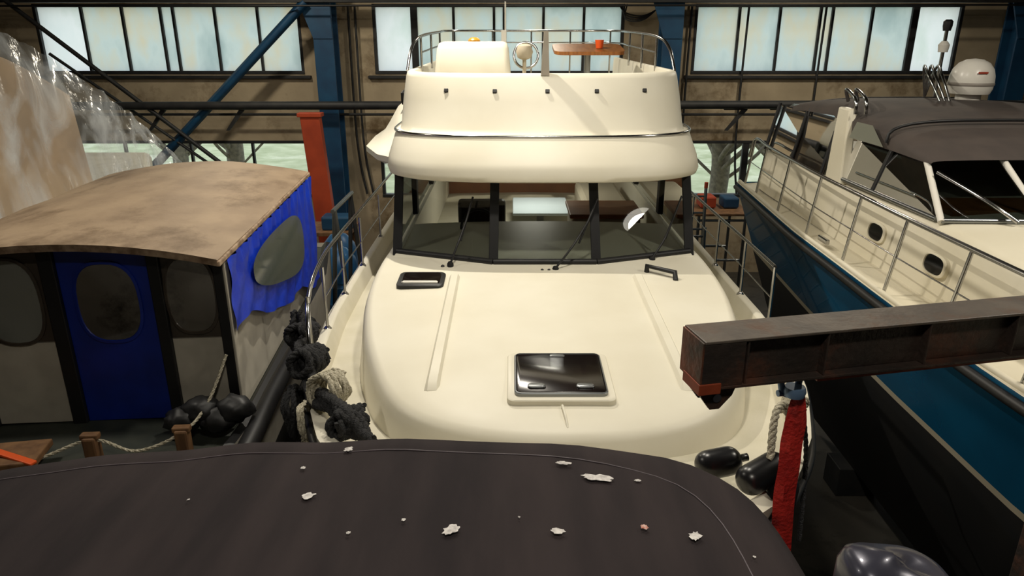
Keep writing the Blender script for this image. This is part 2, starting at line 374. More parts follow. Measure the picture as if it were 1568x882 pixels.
stands(Y,TY,(7,12),(1.3,1.3),(-4.5,-4.5))
for s in (-1,1):
    tube('rub_rail_'+'lr'[s>0],[P(XC+s*(w+.012),y,interp(gt,y)-.09) for y,w in tab],.022,M['blk'],Y)
tt=[(3.56,0),(3.57,.25),(3.61,.5),(3.70,.74),(3.84,.93),(4.05,1.07),(4.35,1.19),(4.9,1.35),(5.6,1.47),(6.3,1.5),(7.0,1.47),(7.7,1.44)]
right=[Vector((w,y,0)) for y,w in tt]; full=[Vector((-p.x,p.y,0)) for p in right[::-1][:-1]]+right
full=cat(full,4)
ztop=lambda y: interp([(3.5,-2.14),(4.14,-2.10),(5.5,-2.05),(6.6,-2.0),(7.7,-1.98)],y)
deckz=lambda y: interp([(3.5,-2.33),(4.85,-2.44),(7,-2.55),(7.7,-2.56)],y)
def ringo(off,zf):
    out=[]
    n=len(full)
    for i,p in enumerate(full):
        t=(full[min(i+1,n-1)]-full[max(i-1,0)]).normalized(); nr=Vector((t.y,-t.x,0))
        q=p+nr*off; out.append(P(q.x+XC,q.y,zf(q)))
    return out
rings=[ringo(.10,lambda q:deckz(q.y)-.02),ringo(.09,lambda q:deckz(q.y)+.03),ringo(.055,lambda q:ztop(q.y)-.10),ringo(.035,lambda q:ztop(q.y)-.045),ringo(.012,lambda q:ztop(q.y)-.018),ringo(-.03,lambda q:ztop(q.y)-.003)]
for f in (.85,.6,.35,.12,0):
    r=[]
    for p in full:
        sy=max(p.y,4.3); x=p.x*f; y=sy+(p.y-sy)*f
        r.append(P(x+XC,y,ztop(y)+.035*(1-f*f)))
    rings.append(r)
loft('coachroof',rings,M['gel'],Y,angle=60)
def zr(x,y):
    w=max(interp(tt,y),.3); f=min(abs(x)/w,1); return ztop(y)+.035*(1-f*f)
for s in (-1,1):
    rr=[]
    for x,y in [(s*.80,4.0),(s*.8,4.06),(s*.8,4.6),(s*.8,5.3),(s*.8,5.95)]:
        k=.15 if y<4.03 else 1
        rr.append([P(XC+x+dx,y,zr(x,y)+dz*k-.006) for dx,dz in ((-.05,0),(-.028,.035),(.028,.035),(.05,0))])
    loft('moulded_rib_'+'lr'[s>0],rr,M['gel'],Y,cap0=True,cap1=True,angle=30)
def rrect(cx,cy,w,h,r,z,n=5):
    out=[]
    for qx,qy,a0 in ((1,1,0),(-1,1,90),(-1,-1,180),(1,-1,270)):
        for k in range(n+1):
            a=math.radians(a0+90*k/n); out.append((cx+qx*(w/2-r)+r*math.cos(a),cy+qy*(h/2-r)+r*math.sin(a),z))
    return out
def plate(name,cx,cy,w,h,r,z0,z1,m,par,slope=.045,hole=None):
    def L(lst): return [P(a,b,c+slope*(b-cy)) for a,b,c in lst]
    rg=[L(rrect(cx,cy,w,h,r,z0)),L(rrect(cx,cy,w,h,r,z1-.006)),L(rrect(cx,cy,w-.012,h-.012,r,z1))]
    if hole:
        rg+= [L(rrect(cx,cy,w-hole,h-hole,max(r-hole/2,.01),z1)),L(rrect(cx,cy,w-hole,h-hole,max(r-hole/2,.01),z1-.03))]
        return loft(name,rg,m,par,closed=True,angle=40)
    return loft(name,rg,m,par,closed=True,cap1=True,angle=40)
zh=zr(0,4.13)
plate('hatch_base',XC,4.13,.66,.62,.05,zh-.03,zh+.014,M['gel'],Y)
plate('hatch_rim',XC,4.13,.57,.53,.04,zh,zh+.037,M['alu'],Y,hole=.02)
plate('hatch_acrylic',XC,4.13,.55,.51,.035,zh,zh+.033,M['hglass'],Y)
for s in (-1,1):
    plate('hatch_latch_'+'lr'[s>0],XC+s*.15,3.95,.11,.05,.02,zh+.02,zh+.040,M['alu'],Y)
plate('hatch_hinge',XC,4.36,.1,.03,.01,zh+.03,zh+.05,M['alu'],Y)
tube('crease_line',[P(XC,3.80,zr(0,3.80)-.002),P(XC+.012,3.7,zr(0,3.7)-.01),P(XC+.02,3.62,ztop(3.62)-.004)],.008,M['gel'],Y)
zv=zr(-1.1,5.85)
plate('vent_hatch_frame',-.78,5.86,.40,.33,.05,zv-.03,zv+.03,M['blk'],Y)
plate('vent_hatch_glass',-.78,5.87,.33,.25,.03,zv,zv+.036,M['hglass'],Y)
plate('vent_hatch_lip',-.78,5.76,.3,.035,.01,zv,zv+.042,M['white'],Y)
tube('black_deck_handle',[P(1.2,6.08,zr(.9,6)+.0),P(1.2,6.08,zr(.9,6)+.06),P(1.42,5.95,zr(1.1,6)+.05),P(1.42,5.9,zr(1.1,6)-.01)],.024,M['blk'],Y,smooth=False)
bot=[(-1.40,6.62),(-.47,6.27),(.47,6.27),(1.40,6.62)]; top=[(-1.40,7.02),(-.46,6.72),(.46,6.72),(1.40,7.02)]
zb,zt=-1.98,-1.27
si=[]
for off,z in ((.10,zb-.1),(.09,zb-.03),(.03,zb),(-.25,zb)):
    si.append([P(XC+x*(1+off*.25),y-off,z) for x,y in bot])
loft('windscreen_sill',si,M['gel'],Y,angle=30)
for i in range(3):
    a,b,c,d=bot[i],bot[i+1],top[i+1],top[i]
    mesh('windscreen_pane_%d'%(i+1),[P(XC+a[0],a[1],zb),P(XC+b[0],b[1],zb),P(XC+c[0],c[1],zt),P(XC+d[0],d[1],zt)],[(0,1,2,3)],M['glassd'],Y)
    tube('gasket_bottom_%d'%i,[P(XC+a[0],a[1]-.01,zb+.015),P(XC+b[0],b[1]-.01,zb+.015)],.03,M['blk'],Y,smooth=False)
    tube('gasket_top_%d'%i,[P(XC+d[0],d[1]-.01,zt-.0),P(XC+c[0],c[1]-.01,zt-.0)],.026,M['blk'],Y,smooth=False)
def slab(name,a,b,wdt,th,m,par,dirx=(1,0,0)):
    A,B=Vector(a),Vector(b); D=Vector(dirx)*wdt/2; N=(B-A).cross(Vector(dirx)).normalized()*th
    return prism(name,[A-D,A+D,B+D,B-D],N,m,par,bev=.004)
pm=mat('screen_pillar_black','#08080a','#101012',rough=.6,spec=.3)
for i,(a,d) in enumerate(zip(bot,top)):
    slab('screen_pillar_%d'%(i+1),P(XC+a[0],a[1]-.03,zb-.02),P(XC+d[0],d[1]-.03,zt+.02),.085,.03,pm,Y)
for s in (-1,1):
    x=s*1.42
    prism('cabin_side_lower_'+'lr'[s>0],[P(XC+x,6.62,-1.98),P(XC+x,12.3,-1.95),P(XC+x,12.3,-2.56),P(XC+x,6.62,-2.56)],(-s*.05,0,0),M['gel'],Y)
    mesh('side_glass_'+'lr'[s>0],[P(XC+x,6.66,-1.96),P(XC+x,12.2,-1.95),P(XC+x,12.2,-1.3),P(XC+x,7.02,-1.27)],[(0,1,2,3)],M['smoke'],Y)
    for k,yy in enumerate((8.2,9.9,12.2)): box('side_pillar_%d_%s'%(k,'lr'[s>0]),P(XC+x,yy,-1.62),(.06,.14,.72),pm,Y)
box('cabin_floor',P(XC,9.4,-3.2),(2.7,5.6,.05),M['woodi'],Y)
box('dashboard',P(XC,6.95,-2.1),(2.6,.75,.12),M['inter'],Y,bev=.03)
box('dash_front',P(XC,7.3,-2.6),(2.6,.08,1.1),M['woodi'],Y)
box('rear_bulkhead_low',P(XC,12.1,-2.6),(2.75,.06,1.25),M['woodi'],Y)
for k,xx in enumerate((-1.15,-.35,.45,1.2)): box('rear_frame_%d'%k,P(XC+xx,12.1,-1.62),(.22,.06,.75),M['inter'],Y)
box('helm_seat_back',P(-.35,8.2,-2.15),(.55,.14,.7),M['blk'],Y,rot=(.15,0,0),bev=.05)
box('helm_seat',P(-.35,7.95,-2.5),(.55,.5,.14),M['blk'],Y,bev=.05)
box('helm_seat_base',P(-.35,8.0,-2.88),(.35,.35,.65),M['woodi'],Y)
box('sofa_back',P(1.25,10.0,-2.35),(.6,1.6,.5),M['seat'],Y,bev=.06)
box('galley_unit',P(1.1,8.5,-2.6),(.8,.7,1.15),M['inter'],Y,bev=.03)
box('galley_top',P(1.1,8.5,-2.0),(.86,.76,.05),M['woodi'],Y)
box('saloon_table',P(.40,9.95,-2.3),(.78,1.0,.04),mat('saloon_table_white','#c9d6dc',rough=.7,spec=.2),Y,bev=.015)
box('saloon_table_leg',P(.40,9.95,-2.75),(.1,.1,.88),M['alu'],Y)
lathe('gps_puck',[(.05,0),(.05,.02),(.03,.04),(.015,.05)],P(-.55,6.8,-2.04),M['blk'],Y)
lathe('gps_puck_b',[(.05,0),(.05,.02),(.03,.04),(.015,.05)],P(1.0,6.85,-2.04),M['blk'],Y)
box('overhead_console',P(-.35,7.4,-1.36),(.7,.3,.14),M['blk'],Y,bev=.03)
lathe('saloon_fill_fitting',[(.1,0),(.12,.02),(.1,.04)],P(.3,9.8,-1.33),M['white'],Y)  # added fitting, goes with the cabin fill light
il=bpy.data.lights.new('saloon_fill_light','AREA'); il.shape='DISK'; il.size=.6; il.energy=22; il.color=(1,.92,.80)  # fill light added to brighten the cabin behind the windscreen
io=bpy.data.objects.new('saloon_fill_light',il); io.location=P(.3,9.8,-1.35); COL.objects.link(io); attach(io,Y)
wc=Vector(P(-.35,7.42,-1.95))
tube('steering_wheel',[wc+Vector((.19*math.cos(a),.05*math.sin(a),.19*math.sin(a))) for a in [k*math.pi/8 for k in range(16)]],.014,M['blk'],Y,closed=True,k=3)
for i,(b,t) in enumerate((((-.56,6.22,-1.97),(-.42,6.50,-1.62)),((.39,6.12,-1.98),(.70,6.42,-1.62)),((1.31,6.42,-1.98),(1.55,6.72,-1.66)))):
    tube('wiper_arm_%d'%(i+1),[P(*b),P(b[0]+(t[0]-b[0])*.5,b[1]+(t[1]-b[1])*.4-.03,b[2]+(t[2]-b[2])*.5),P(*t)],.010,M['blk'],Y)
    d=Vector((.10,.13,.2)) if i else Vector((.06,.13,.2))
    tube('wiper_blade_%d'%(i+1),[Vector(P(*t))-d*.9,Vector(P(*t))+d*.9],.010,M['blk'],Y,smooth=False)
    lathe('wiper_pivot_%d'%(i+1),[(.03,-.06),(.03,.0),(.02,.02)],P(*b),M['blk'],Y,n=12)
for i,x in enumerate((-.63,.27,.33,1.23)): lathe('washer_jet_%d'%i,[(.018,-.05),(.018,.01),(.008,.02)],P(x,6.1 if .1<x<1 else 6.22,-2.0),M['blk'],Y,n=10)
def fring(w,f,z,d=.9,n=3.1,yb=12.0,dz=0):
    out=[P(XC-w,yb,z+dz),P(XC-w,(yb+f+d)/2,z+dz*.5)]
    K=36
    for k in range(K+1):
        a=math.pi*k/K; c,s=math.cos(a),math.sin(a)
        out.append(P(XC-w*spow(c,2/n),f+d-d*abs(s)**(2/n),z))
    out+=[P(XC+w,(yb+f+d)/2,z+dz*.5),P(XC+w,yb,z+dz)]
    return out
fl_=[(1.25,6.95,-1.27),(1.38,6.6,-1.275),(1.47,6.42,-1.27),(1.505,6.36,-1.25),(1.52,6.35,-1.20),(1.51,6.41,-1.10),(1.485,6.50,-1.0),(1.465,6.57,-.92),(1.455,6.60,-.89)]
loft('flybridge_brow',[fring(*r) for r in fl_],M['gel'],Y,angle=60)
cm=[(1.455,6.60,-.89),(1.43,6.70,-.885),(1.42,6.74,-.84),(1.405,6.86,-.6),(1.385,6.97,-.40),(1.375,6.995,-.362),(1.36,7.02,-.352),(1.335,7.05,-.352),(1.32,7.08,-.37),(1.30,7.16,-.8),(1.28,7.3,-1.12)]
loft('flybridge_coaming',[fring(*r) for r in cm],M['gel'],Y,angle=50)
loft('flybridge_floor',[fring(1.3,7.16,-1.12),[P(XC,min(p[1],11.5),-1.12) for p in fring(1.3,7.16,-1.12)]],M['deck'],Y)
loft('saloon_ceiling',[fring(1.3,6.9,-1.26),[P(XC,p[1],-1.26) for p in fring(1.3,6.9,-1.26)]],M['inter'],Y)
tube('chrome_trim',fring(1.465,6.60,-.885)[1:-1],.014,M['chrome'],Y,smooth=False)
for i,x in enumerate((-.92,-.46,.03,.49,.95)):
    w,f=1.397,6.912; c=abs(x)/w; d=.9; n=3.1
    s=(1-c**n)**(1/n); y=f+d-d*s
    box('canvas_snap_%d'%i,P(XC+x,y-.005,-.505),(.04,.025,.035),M['blk'],Y,rot=(-.45,0,0),bev=.005)
wing=[(-1.44,7.4),(-1.75,7.75),(-1.98,8.35),(-2.03,9.2),(-2.0,12),(-1.4,12)]
loft('boatdeck_wing',[[P(XC+x*k+dx,y+dy,z) for x,y in wing] for k,dx,dy,z in ((.97,0,.06,-1.32),(1,0,0,-1.28),(1,0,0,-1.22),(.93,0,.1,-1.15),(.86,-.04,.3,-.98),(.78,-.12,.5,-.82),(.72,-.2,.55,-.8))],M['gel'],Y,closed=True,cap0=True,cap1=True,angle=50)
lathe('nav_light',[(.05,-.08),(.06,-.05),(.06,.05),(.03,.08)],P(XC-1.5,8.4,-.68),M['blk'],Y,n=16)
con=[]
for k,(z,w,y0,y1) in enumerate(((-1.1,.42,7.35,8.1),(-.36,.375,7.38,8.0),(-.14,.355,7.46,7.9),(-.09,.335,7.50,7.86),(-.075,.30,7.56,7.8))):
    con.append([P(-.39+a,b,z) for a,b,_ in rrect(0,(y0+y1)/2,2*w,y1-y0,.06,0)])
loft('helm_console_cover',con,M['gel'],Y,closed=True,cap1=True,angle=50)
lathe('compass',[(.06,0),(.06,.02),(.04,.04),(.02,.045)],P(-.38,7.62,-.08),mat('compass_amber','#c08a30',rough=.3),Y,n=16)
tube('fly_wheel',[Vector(P(.15,8.1,-.22))+Vector((.13*math.cos(a),.04*math.sin(a),.13*math.sin(a))) for a in [k*math.pi/8 for k in range(16)]],.014,M['chrome'],Y,closed=True,k=3)
lathe('fly_searchlight',[(.02,-.3),(.02,-.08),(.07,-.06),(.09,0),(.07,.06),(.03,.08)],P(.13,7.9,-.18),M['seat'],Y,n=20)
tt_=rrect(.93,9.3,.85,.7,.12,-.2)
loft('fly_table_top',[[P(p[0],p[1],p[2]+(p[1]-9.3)*.12) for p in tt_],[P(p[0],p[1],p[2]+.04+(p[1]-9.3)*.12) for p in tt_]],M['teak'],Y,closed=True,cap0=True,cap1=True)
tube('fly_table_leg',[P(.93,9.3,-1.1),P(.93,9.3,-.2)],.04,M['alu'],Y,smooth=False)
lathe('orange_cup',[(.04,0),(.055,.1),(.05,.1),(.036,.01)],P(1.06,9.2,-.17),M['orange'],Y,n=20)
box('fly_bench_seat',P(.9,10.2,-.85),(1.3,.5,.4),M['seat'],Y,bev=.05)
prism('flag_pole',[P(.27,6.98,-.37),P(.35,6.98,-.37),P(.335,7.0,.02),P(.295,7.0,.02)],(0,.05,0),M['inter'],Y)
rail=[(-1.38,7.75,-.36),(-1.36,8.0,-.14),(-1.32,8.5,-.03),(-1.25,10,.02),(-1.2,11.6,.04),(0,11.8,.04),(1.2,11.6,.04),(1.25,10,.02),(1.32,8.5,-.03),(1.36,8.0,-.14),(1.38,7.75,-.36)]
tube('fly_rail_top',[P(XC+x,y,z) for x,y,z in rail],.016,M['chrome'],Y)
tube('fly_rail_mid',[P(XC+x,y,z-.17) for x,y,z in rail[2:-2]],.010,M['chrome'],Y)
for i,(x,y,z) in enumerate(rail[2:-2]+[(-.6,11.75,.04),(.6,11.75,.04),(-1.28,9.2,0),(1.28,9.2,0)]): tube('fly_stanchion_%d'%i,[P(XC+x,y,z),P(XC+x,y,-.4 if abs(x)>1.22 else -1.1)],.013,M['chrome'],Y,smooth=False)
tube('antenna',[P(-.1,11.5,-.3),P(-.1,11.5,.45)],.012,M['white'],Y,smooth=False)
box('nav_mast',P(-.12,11.3,-.4),(.08,.08,.9),M['white'],Y)
def gz(y): return interp(gt,y)
for s in (-1,1):
    ys=[4.75,5.6,6.6,7.6,8.8,10.2,12]
    tp=[(ys[0]-.25,gz(4.5)+.02)]+[(y,gz(y)+(.62 if y>5.5 else .5)) for y in ys]
    tube('side_rail_'+'lr'[s>0],[P(XC+s*(interp(tab,y)-.05),y,z) for y,z in (tp if s<0 else [(y,gz(y)+.55) for y in ys[1:]])],.016,M['chrome'],Y,k=4)
    for i,y in enumerate(ys if s<0 else ys[1:]):
        x=XC+s*(interp(tab,y)-.05); tube('side_stanchion_%d_%s'%(i,'lr'[s>0]),[P(x,y,gz(y)),P(x,y,gz(y)+.55)],.013,M['chrome'],Y,smooth=False)
        lathe('stanchion_foot_%d_%s'%(i,'lr'[s>0]),[(.035,0),(.035,.01),(.018,.03)],P(x,y,gz(y)),M['chrome'],Y,n=12)
    tube('side_wire_'+'lr'[s>0],[P(XC+s*(interp(tab,y)-.05),y,gz(y)+.28) for y in ys[1:]],.006,M['chrome'],Y)
rb=group('mooring_rope_bundle',P(-1.4,4.4,-2.3))
base=[(-1.62,5.05,-2.05),(-1.56,4.85,-2.2),(-1.42,4.5,-2.12),(-1.30,4.2,-2.22),(-1.14,3.9,-2.12),(-.95,3.65,-2.14),(-.80,3.5,-2.2)]
for k in range(7):
    rnd=random.Random(k); pp=[P(x+rnd.uniform(-.045,.045),y+rnd.uniform(-.04,.04),z+rnd.uniform(-.03,.09)) for x,y,z in base]
    rope('black_line_%d'%k,pp,.030,M['roped'],rb)
def coil(name,c,R,turns,r,m,par,ax=(0,0,1),jit=.02,seed=0):
    rnd=random.Random(seed); A=Vector(ax).normalized(); u=A.cross(Vector((.3,1,.2))).normalized(); w=A.cross(u)
    pts=[]
    for k in range(turns*10):
        a=2*math.pi*k/10; h=(k/(turns*10)-.5)*r*turns*1.3; RR=R*(1+rnd.uniform(-.08,.08))
        pts.append(Vector(c)+u*RR*math.cos(a)+w*RR*math.sin(a)+A*(h+rnd.uniform(-jit,jit)))
    rope(name,pts,r,m,par,k=3)
coil('black_knot_a',P(-1.55,4.9,-2.1),.065,6,.028,M['roped'],rb,(.3,1,-.3),seed=1)
coil('black_knot_b',P(-1.38,4.45,-2.10),.075,7,.028,M['roped'],rb,(.3,1,-.2),seed=2)
coil('white_hitch',P(-1.13,3.98,-2.07),.095,8,.017,M['rope'],rb,(.5,1,-.2),seed=3)
coil('black_knot_c',P(-.94,3.66,-2.12),.065,6,.026,M['roped'],rb,(.8,1,-.2),seed=4)
coil('hanging_loops',P(-1.30,4.0,-2.33),.13,3,.014,M['rope'],rb,(1,.2,.1),seed=5)
coil('hanging_loops_b',P(-1.46,4.3,-2.42),.17,3,.018,M['roped'],rb,(1,.1,.1),seed=6)
fr=group('fender_bundle',P(1.1,3.1,-2.1))
fm=mat('fender_rubber','#141416','#202024',rough=.3)
for k,(c,a,l) in enumerate(((P(1.22,3.0,-2.02),(1,.5,.25),.28),(P(1.05,3.15,-2.06),(1,.2,.1),.24),(P(1.3,2.95,-2.14),(.3,.4,1),.28))):
    A=Vector(a).normalized(); R=Vector((0,0,1)).rotation_difference(A); n=24
    pf=[(.001,-l/2)]+[(.075*math.sin(math.pi/2*q/6)**.8,-l/2+.07*(1-math.cos(math.pi/2*q/6))) for q in range(1,7)]
    pf=pf+[(r,-z) for r,z in pf[::-1][:-2]]+[(.02,l/2),(.02,l/2+.04)]
    loft('fender_%d'%k,[[Vector(c)+R@Vector((r*math.cos(2*math.pi*i/n),r*math.sin(2*math.pi*i/n),z)) for i in range(n)] for r,z in pf],fm,fr,closed=True,cap1=True,angle=70)
rope('fender_line',[P(1.25,3.0,-1.95),P(1.33,3.2,-1.8),P(1.45,3.35,-1.85),P(1.5,3.4,-2.1),P(1.52,3.3,-2.6)],.02,M['rope'],fr)
rope('fender_line_b',[P(1.45,3.3,-1.8),P(1.42,3.25,-2.1),P(1.32,3.0,-2.6),P(1.2,2.8,-3.0)],.016,M['rope'],fr)
rope('fender_line_c',[P(1.5,3.35,-1.75),P(1.56,3.3,-2.1),P(1.5,3.1,-2.5)],.013,M['roped'],fr)
coil('line_knot',P(1.47,3.33,-1.83),.05,4,.018,M['rope'],fr,(.3,.3,1),seed=8)

# ---------------- RIGHT BOAT
B=group('blue_hull_cabin_cruiser',P(4.4,5,-5.6))
XR=4.4; TB=lambda x,y,z:(x+XR,y,z)
b0,b1=-.8,9.8
pr=[(0,0),(.03,.25),(.1,.55),(.2,.82),(.3,.95),(.4,1),(.55,1.0),(.75,.96),(1,.83)]
shB=lambda t: interp([(0,-1.7),(.3,-1.86),(.45,-1.9),(1,-1.92)],t)
hull(B,TB,b0,b1,1.58,pr,[(None,0,1,1),(-2.0,.05,.985,1),(-2.84,.8,.76,1.05),(-2.9,.82,.75,1.05),(-3.7,1.5,.55,1.2),(-5.2,2.4,.05,1)],[0,0,2,1,1],[M['blue'],M['navy'],M['stripe']],shB,.02,M['gelr'],M['gelr'],N=50,inset=.06)
def eb(y): return 1.58*interp(pr,(y-b0)/(b1-b0))
tube('rub_rail',[P(XR-eb(y)-.015,y,shB((y-b0)/(b1-b0))-.06) for y in (1,2,3,4,5,6,7,8,9,9.75)],.035,M['blk'],B)
tube('toe_rail',[P(XR-eb(y)+.03,y,shB((y-b0)/(b1-b0))+.02) for y in (1,2,3,4,5,6,7,8,9,9.75)],.022,M['gelr'],B)
box('keel_block_a',P(XR,4,-5.4),(.5,.4,.4),M['dsteel'],B); box('keel_block_b',P(XR,8,-5.4),(.5,.4,.4),M['dsteel'],B)
stands(B,TB,(3,8.5),(.7,.8),(-3.7,-3.7))
def xs_(y,h,zt,cr=.05,tum=.08): 
    zd=-1.9
    pts=[(-h-.02,zd-.02),(-h+.0,zd+.08),(-h+tum*.6,zt-.07),(-h+tum,zt-.02),(-h+tum+.07,zt),(-h*.4,zt+cr*.8),(0,zt+cr)]
    full=pts+[(-a,b) for a,b in pts[::-1][1:]]
    return [P(XR+a,y,z) for a,z in full]
loft('trunk_cabin',[xs_(.9,.3,-1.80),xs_(1.6,.7,-1.68),xs_(2.6,.98,-1.55),xs_(3.8,1.14,-1.46),xs_(5.2,1.2,-1.38),xs_(5.4,1.2,-1.36),xs_(9.0,1.15,-1.36),xs_(9.4,1.13,-1.36)],M['gelr'],B,cap0=True,cap1=True,angle=50)
sb=[(-1.12,5.35),(-.42,5.2),(.42,5.2),(1.12,5.35)]; st=[(-.95,6.02),(-.36,5.95),(.36,5.95),(.95,6.02)]
for i in range(3):
    a,b,c,d=sb[i],sb[i+1],st[i+1],st[i]
    mesh('screen_pane_%d'%(i+1),[P(XR+a[0],a[1],-1.36),P(XR+b[0],b[1],-1.33),P(XR+c[0],c[1],-.97),P(XR+d[0],d[1],-.98)],[(0,1,2,3)],M['smoke'],B)
    tube('screen_frame_b%d'%i,[P(XR+a[0],a[1],-1.35),P(XR+b[0],b[1],-1.32)],.02,M['alu'],B,smooth=False)
    tube('screen_frame_t%d'%i,[P(XR+d[0],d[1],-.98),P(XR+c[0],c[1],-.97)],.025,M['blk'],B,smooth=False)
for i,(a,d) in enumerate(zip(sb,st)): tube('screen_post_%d'%i,[P(XR+a[0],a[1]-.01,-1.36),P(XR+d[0],d[1]-.01,-.97)],.026,M['white'],B,smooth=False)
for s in (-1,1):
    mesh('side_glass_f_'+'lr'[s>0],[P(XR+s*1.12,5.35,-1.36),P(XR+s*1.14,7.1,-1.36),P(XR+s*1.02,7.1,-.97),P(XR+s*.95,6.02,-.97)],[(0,1,2,3)],M['smoke'],B)
    mesh('side_glass_a_'+'lr'[s>0],[P(XR+s*1.14,7.5,-1.4),P(XR+s*1.1,9.3,-1.4),P(XR+s*.98,9.0,-.8),P(XR+s*1.0,7.5,-.75)],[(0,1,2,3)],M['dglass'],B)
    prism('radar_arch_leg_'+'lr'[s>0],[P(XR+s*1.18,7.0,-1.4),P(XR+s*1.16,7.40,-1.4),P(XR+s*1.08,7.5,-.70),P(XR+s*1.08,7.25,-.70)],(-s*.09,0,0),M['gelr'],B,bev=.015)
    tube('side_frame_'+'lr'[s>0],[P(XR+s*1.13,5.4,-1.35),P(XR+s*1.15,7.1,-1.35)],.018,M['alu'],B,smooth=False)
    box('side_mullion_'+'lr'[s>0],P(XR+s*1.07,6.45,-1.17),(.03,.05,.42),M['blk'],B,rot=(0,s*-.3,0))
def can(y,h,z,drop):
    pts=[]
    for k in range(17):
        a=math.pi*k/16; c=-math.cos(a); s=math.sin(a)
        pts.append(P(XR+h*spow(c,.6),y,z-drop+drop*s**.55))
    return pts
loft('canvas_canopy',[can(5.86,.98,-.97,.03),can(5.98,1.0,-.90,.1),can(6.4,1.03,-.78,.2),can(7.0,1.06,-.69,.28),can(7.6,1.07,-.65,.15),can(8.4,1.05,-.68,.15),can(9.1,1.0,-.78,.12),can(9.35,.96,-.86,.1)],M['grayc'],B,angle=70)
mesh('canopy_side_window',[P(XR-1.095,6.45,-.955),P(XR-1.11,7.1,-.955),P(XR-1.08,7.05,-.80),P(XR-1.07,6.75,-.80)],[(0,1,2,3)],M['vinyl'],B)
smk=glassmat('dark_smoked_vinyl','#3a4040',rough=.03)
mesh('aft_canopy_curtain',[P(XR-1.13,7.5,-1.4),P(XR-1.11,9.35,-1.4),P(XR-.99,9.35,-.85),P(XR-1.05,7.5,-.8)],[(0,1,2,3)],smk,B)
for yy in (7.55,8.4,9.3): tube('curtain_pole_%d'%(yy*10),[P(XR-1.14,yy,-1.4),P(XR-1.02,yy,-.82)],.022,M['blk'],B,smooth=False)
for i in range(3): tube('canopy_bow_%d'%i,[Vector(p)+Vector((0,0,.012)) for p in can(6.5+i*.9,1.05,-.735+.035*i if i<2 else -.69,.2)],.014,M['blk'],B,smooth=False)
for k in range(2):
    tube('grab_rail_%d'%k,[P(3.34+k*.1,7.15,-.74),P(3.34+k*.1,7.2,-.60),P(3.42+k*.1,7.6,-.54),P(3.5+k*.1,7.7,-.66)],.018,M['chrome'],B)
box('helm_dash',P(XR,5.75,-1.36),(1.9,.5,.1),M['teak'],B); box('helm_seats',P(XR+.1,7.4,-1.2),(1.5,.2,.4),M['seat'],B,bev=.05)
RX=4.86
lathe('radar_dome',[(.02,-.0),(.19,0),(.21,.05),(.215,.12),(.21,.18),(.19,.25),(.145,.31),(.08,.345),(.0,.355)],P(RX,7.9,-.60),M['white'],B)
lathe('radar_band',[(.212,0),(.22,.01),(.22,.03),(.212,.04)],P(RX,7.9,-.52),mat('radar_band_grey','#9a938a'),B)
box('radar_label',P(RX-.02,7.688,-.38),(.10,.01,.02),mat('radar_label_red','#a8402a'),B)
lathe('radar_pedestal',[(.12,-.1),(.12,0)],P(RX,7.9,-.60),M['white'],B)
for k in range(3): tube('radar_hoop_%d'%k,[P(4.40+.05*k,7.6,-.66),P(4.35+.07*k,7.8,-.42),P(4.5+.07*k,8.2,-.34),P(4.62,8.3,-.66)],.014,M['chrome'],B)
tube('mast_pole',[P(4.9,8.6,-.7),P(4.9,8.6,.05)],.02,M['chrome'],B,smooth=False); lathe('anchor_light',[(.04,0),(.05,.05),(.05,.1),(.03,.12)],P(4.9,8.6,.03),M['blk'],B,n=16); lathe('horn',[(.05,0),(.06,.08),(.03,.12)],P(4.9,8.6,-.2),M['white'],B,n=16)
def ov(c,a,b,nx,name,par,m1,m2):
    n=28; N=Vector(nx).normalized(); u=Vector((0,1,0)); u=(u-N*u.dot(N)).normalized(); w=u.cross(N)
    def rg(k,off): return [Vector(c)+N*off+u*(a*k*spow(math.cos(t),.7))+w*(b*k*spow(math.sin(t),.7)) for t in [2*math.pi*i/n for i in range(n)]]
    loft(name+'_rim',[rg(1.25,-.02),rg(1.22,.015),rg(1.0,.022),rg(.98,.005)],m1,par,closed=True)
    mesh(name+'_glass',rg(1,.012),[tuple(range(n))],m2,par)
pgl=mat('porthole_glass','#0e0d0c','#171512',rough=.08)
for i,(y,zz) in enumerate(((5.2,-1.655),(6.15,-1.655),(3.9,-1.69))):
    hh=interp([(3.8,1.14),(5.2,1.2),(9,1.15)],y)
    ov(P(XR-hh+.015,y,zz),.13,.07,(-1,0,.14),'porthole_%d'%i,B,M['gelr'],pgl)
tube('screen_wiper',[P(3.75,5.18,-1.32),P(3.6,5.35,-1.2),P(3.42,5.75,-1.05)],.016,M['chrome'],B)
lathe('foredeck_vent',[(.10,-.06),(.11,.01),(.09,.03),(.05,.04)],P(4.05,4.85,-1.36),M['chrome'],B,n=24); lathe('foredeck_vent_top',[(.07,0),(.075,.03),(.03,.05)],P(4.05,4.85,-1.33),M['blk'],B,n=20)
ry=[1.2,2.0,2.8,3.6,4.4,5.2,6.0,6.9,7.9,8.9,9.5]
tube('rail_top',[P(XR-eb(y)+.12,y,-1.3) for y in ry]+[P(XR-eb(9.6)+.1,9.65,-1.55)],.018,M['chrome'],B)
tube('rail_mid',[P(XR-eb(y)+.09,y,-1.6) for y in ry],.006,M['chrome'],B)
for i,y in enumerate(ry): tube('rail_post_%d'%i,[P(XR-eb(y)+.12,y,-1.3),P(XR-eb(y)+.06,y+.05,-1.9)],.014,M['chrome'],B,smooth=False)
box('cleat',P(XR-eb(6.6)+.1,6.6,-1.85),(.04,.2,.05),M['chrome'],B)

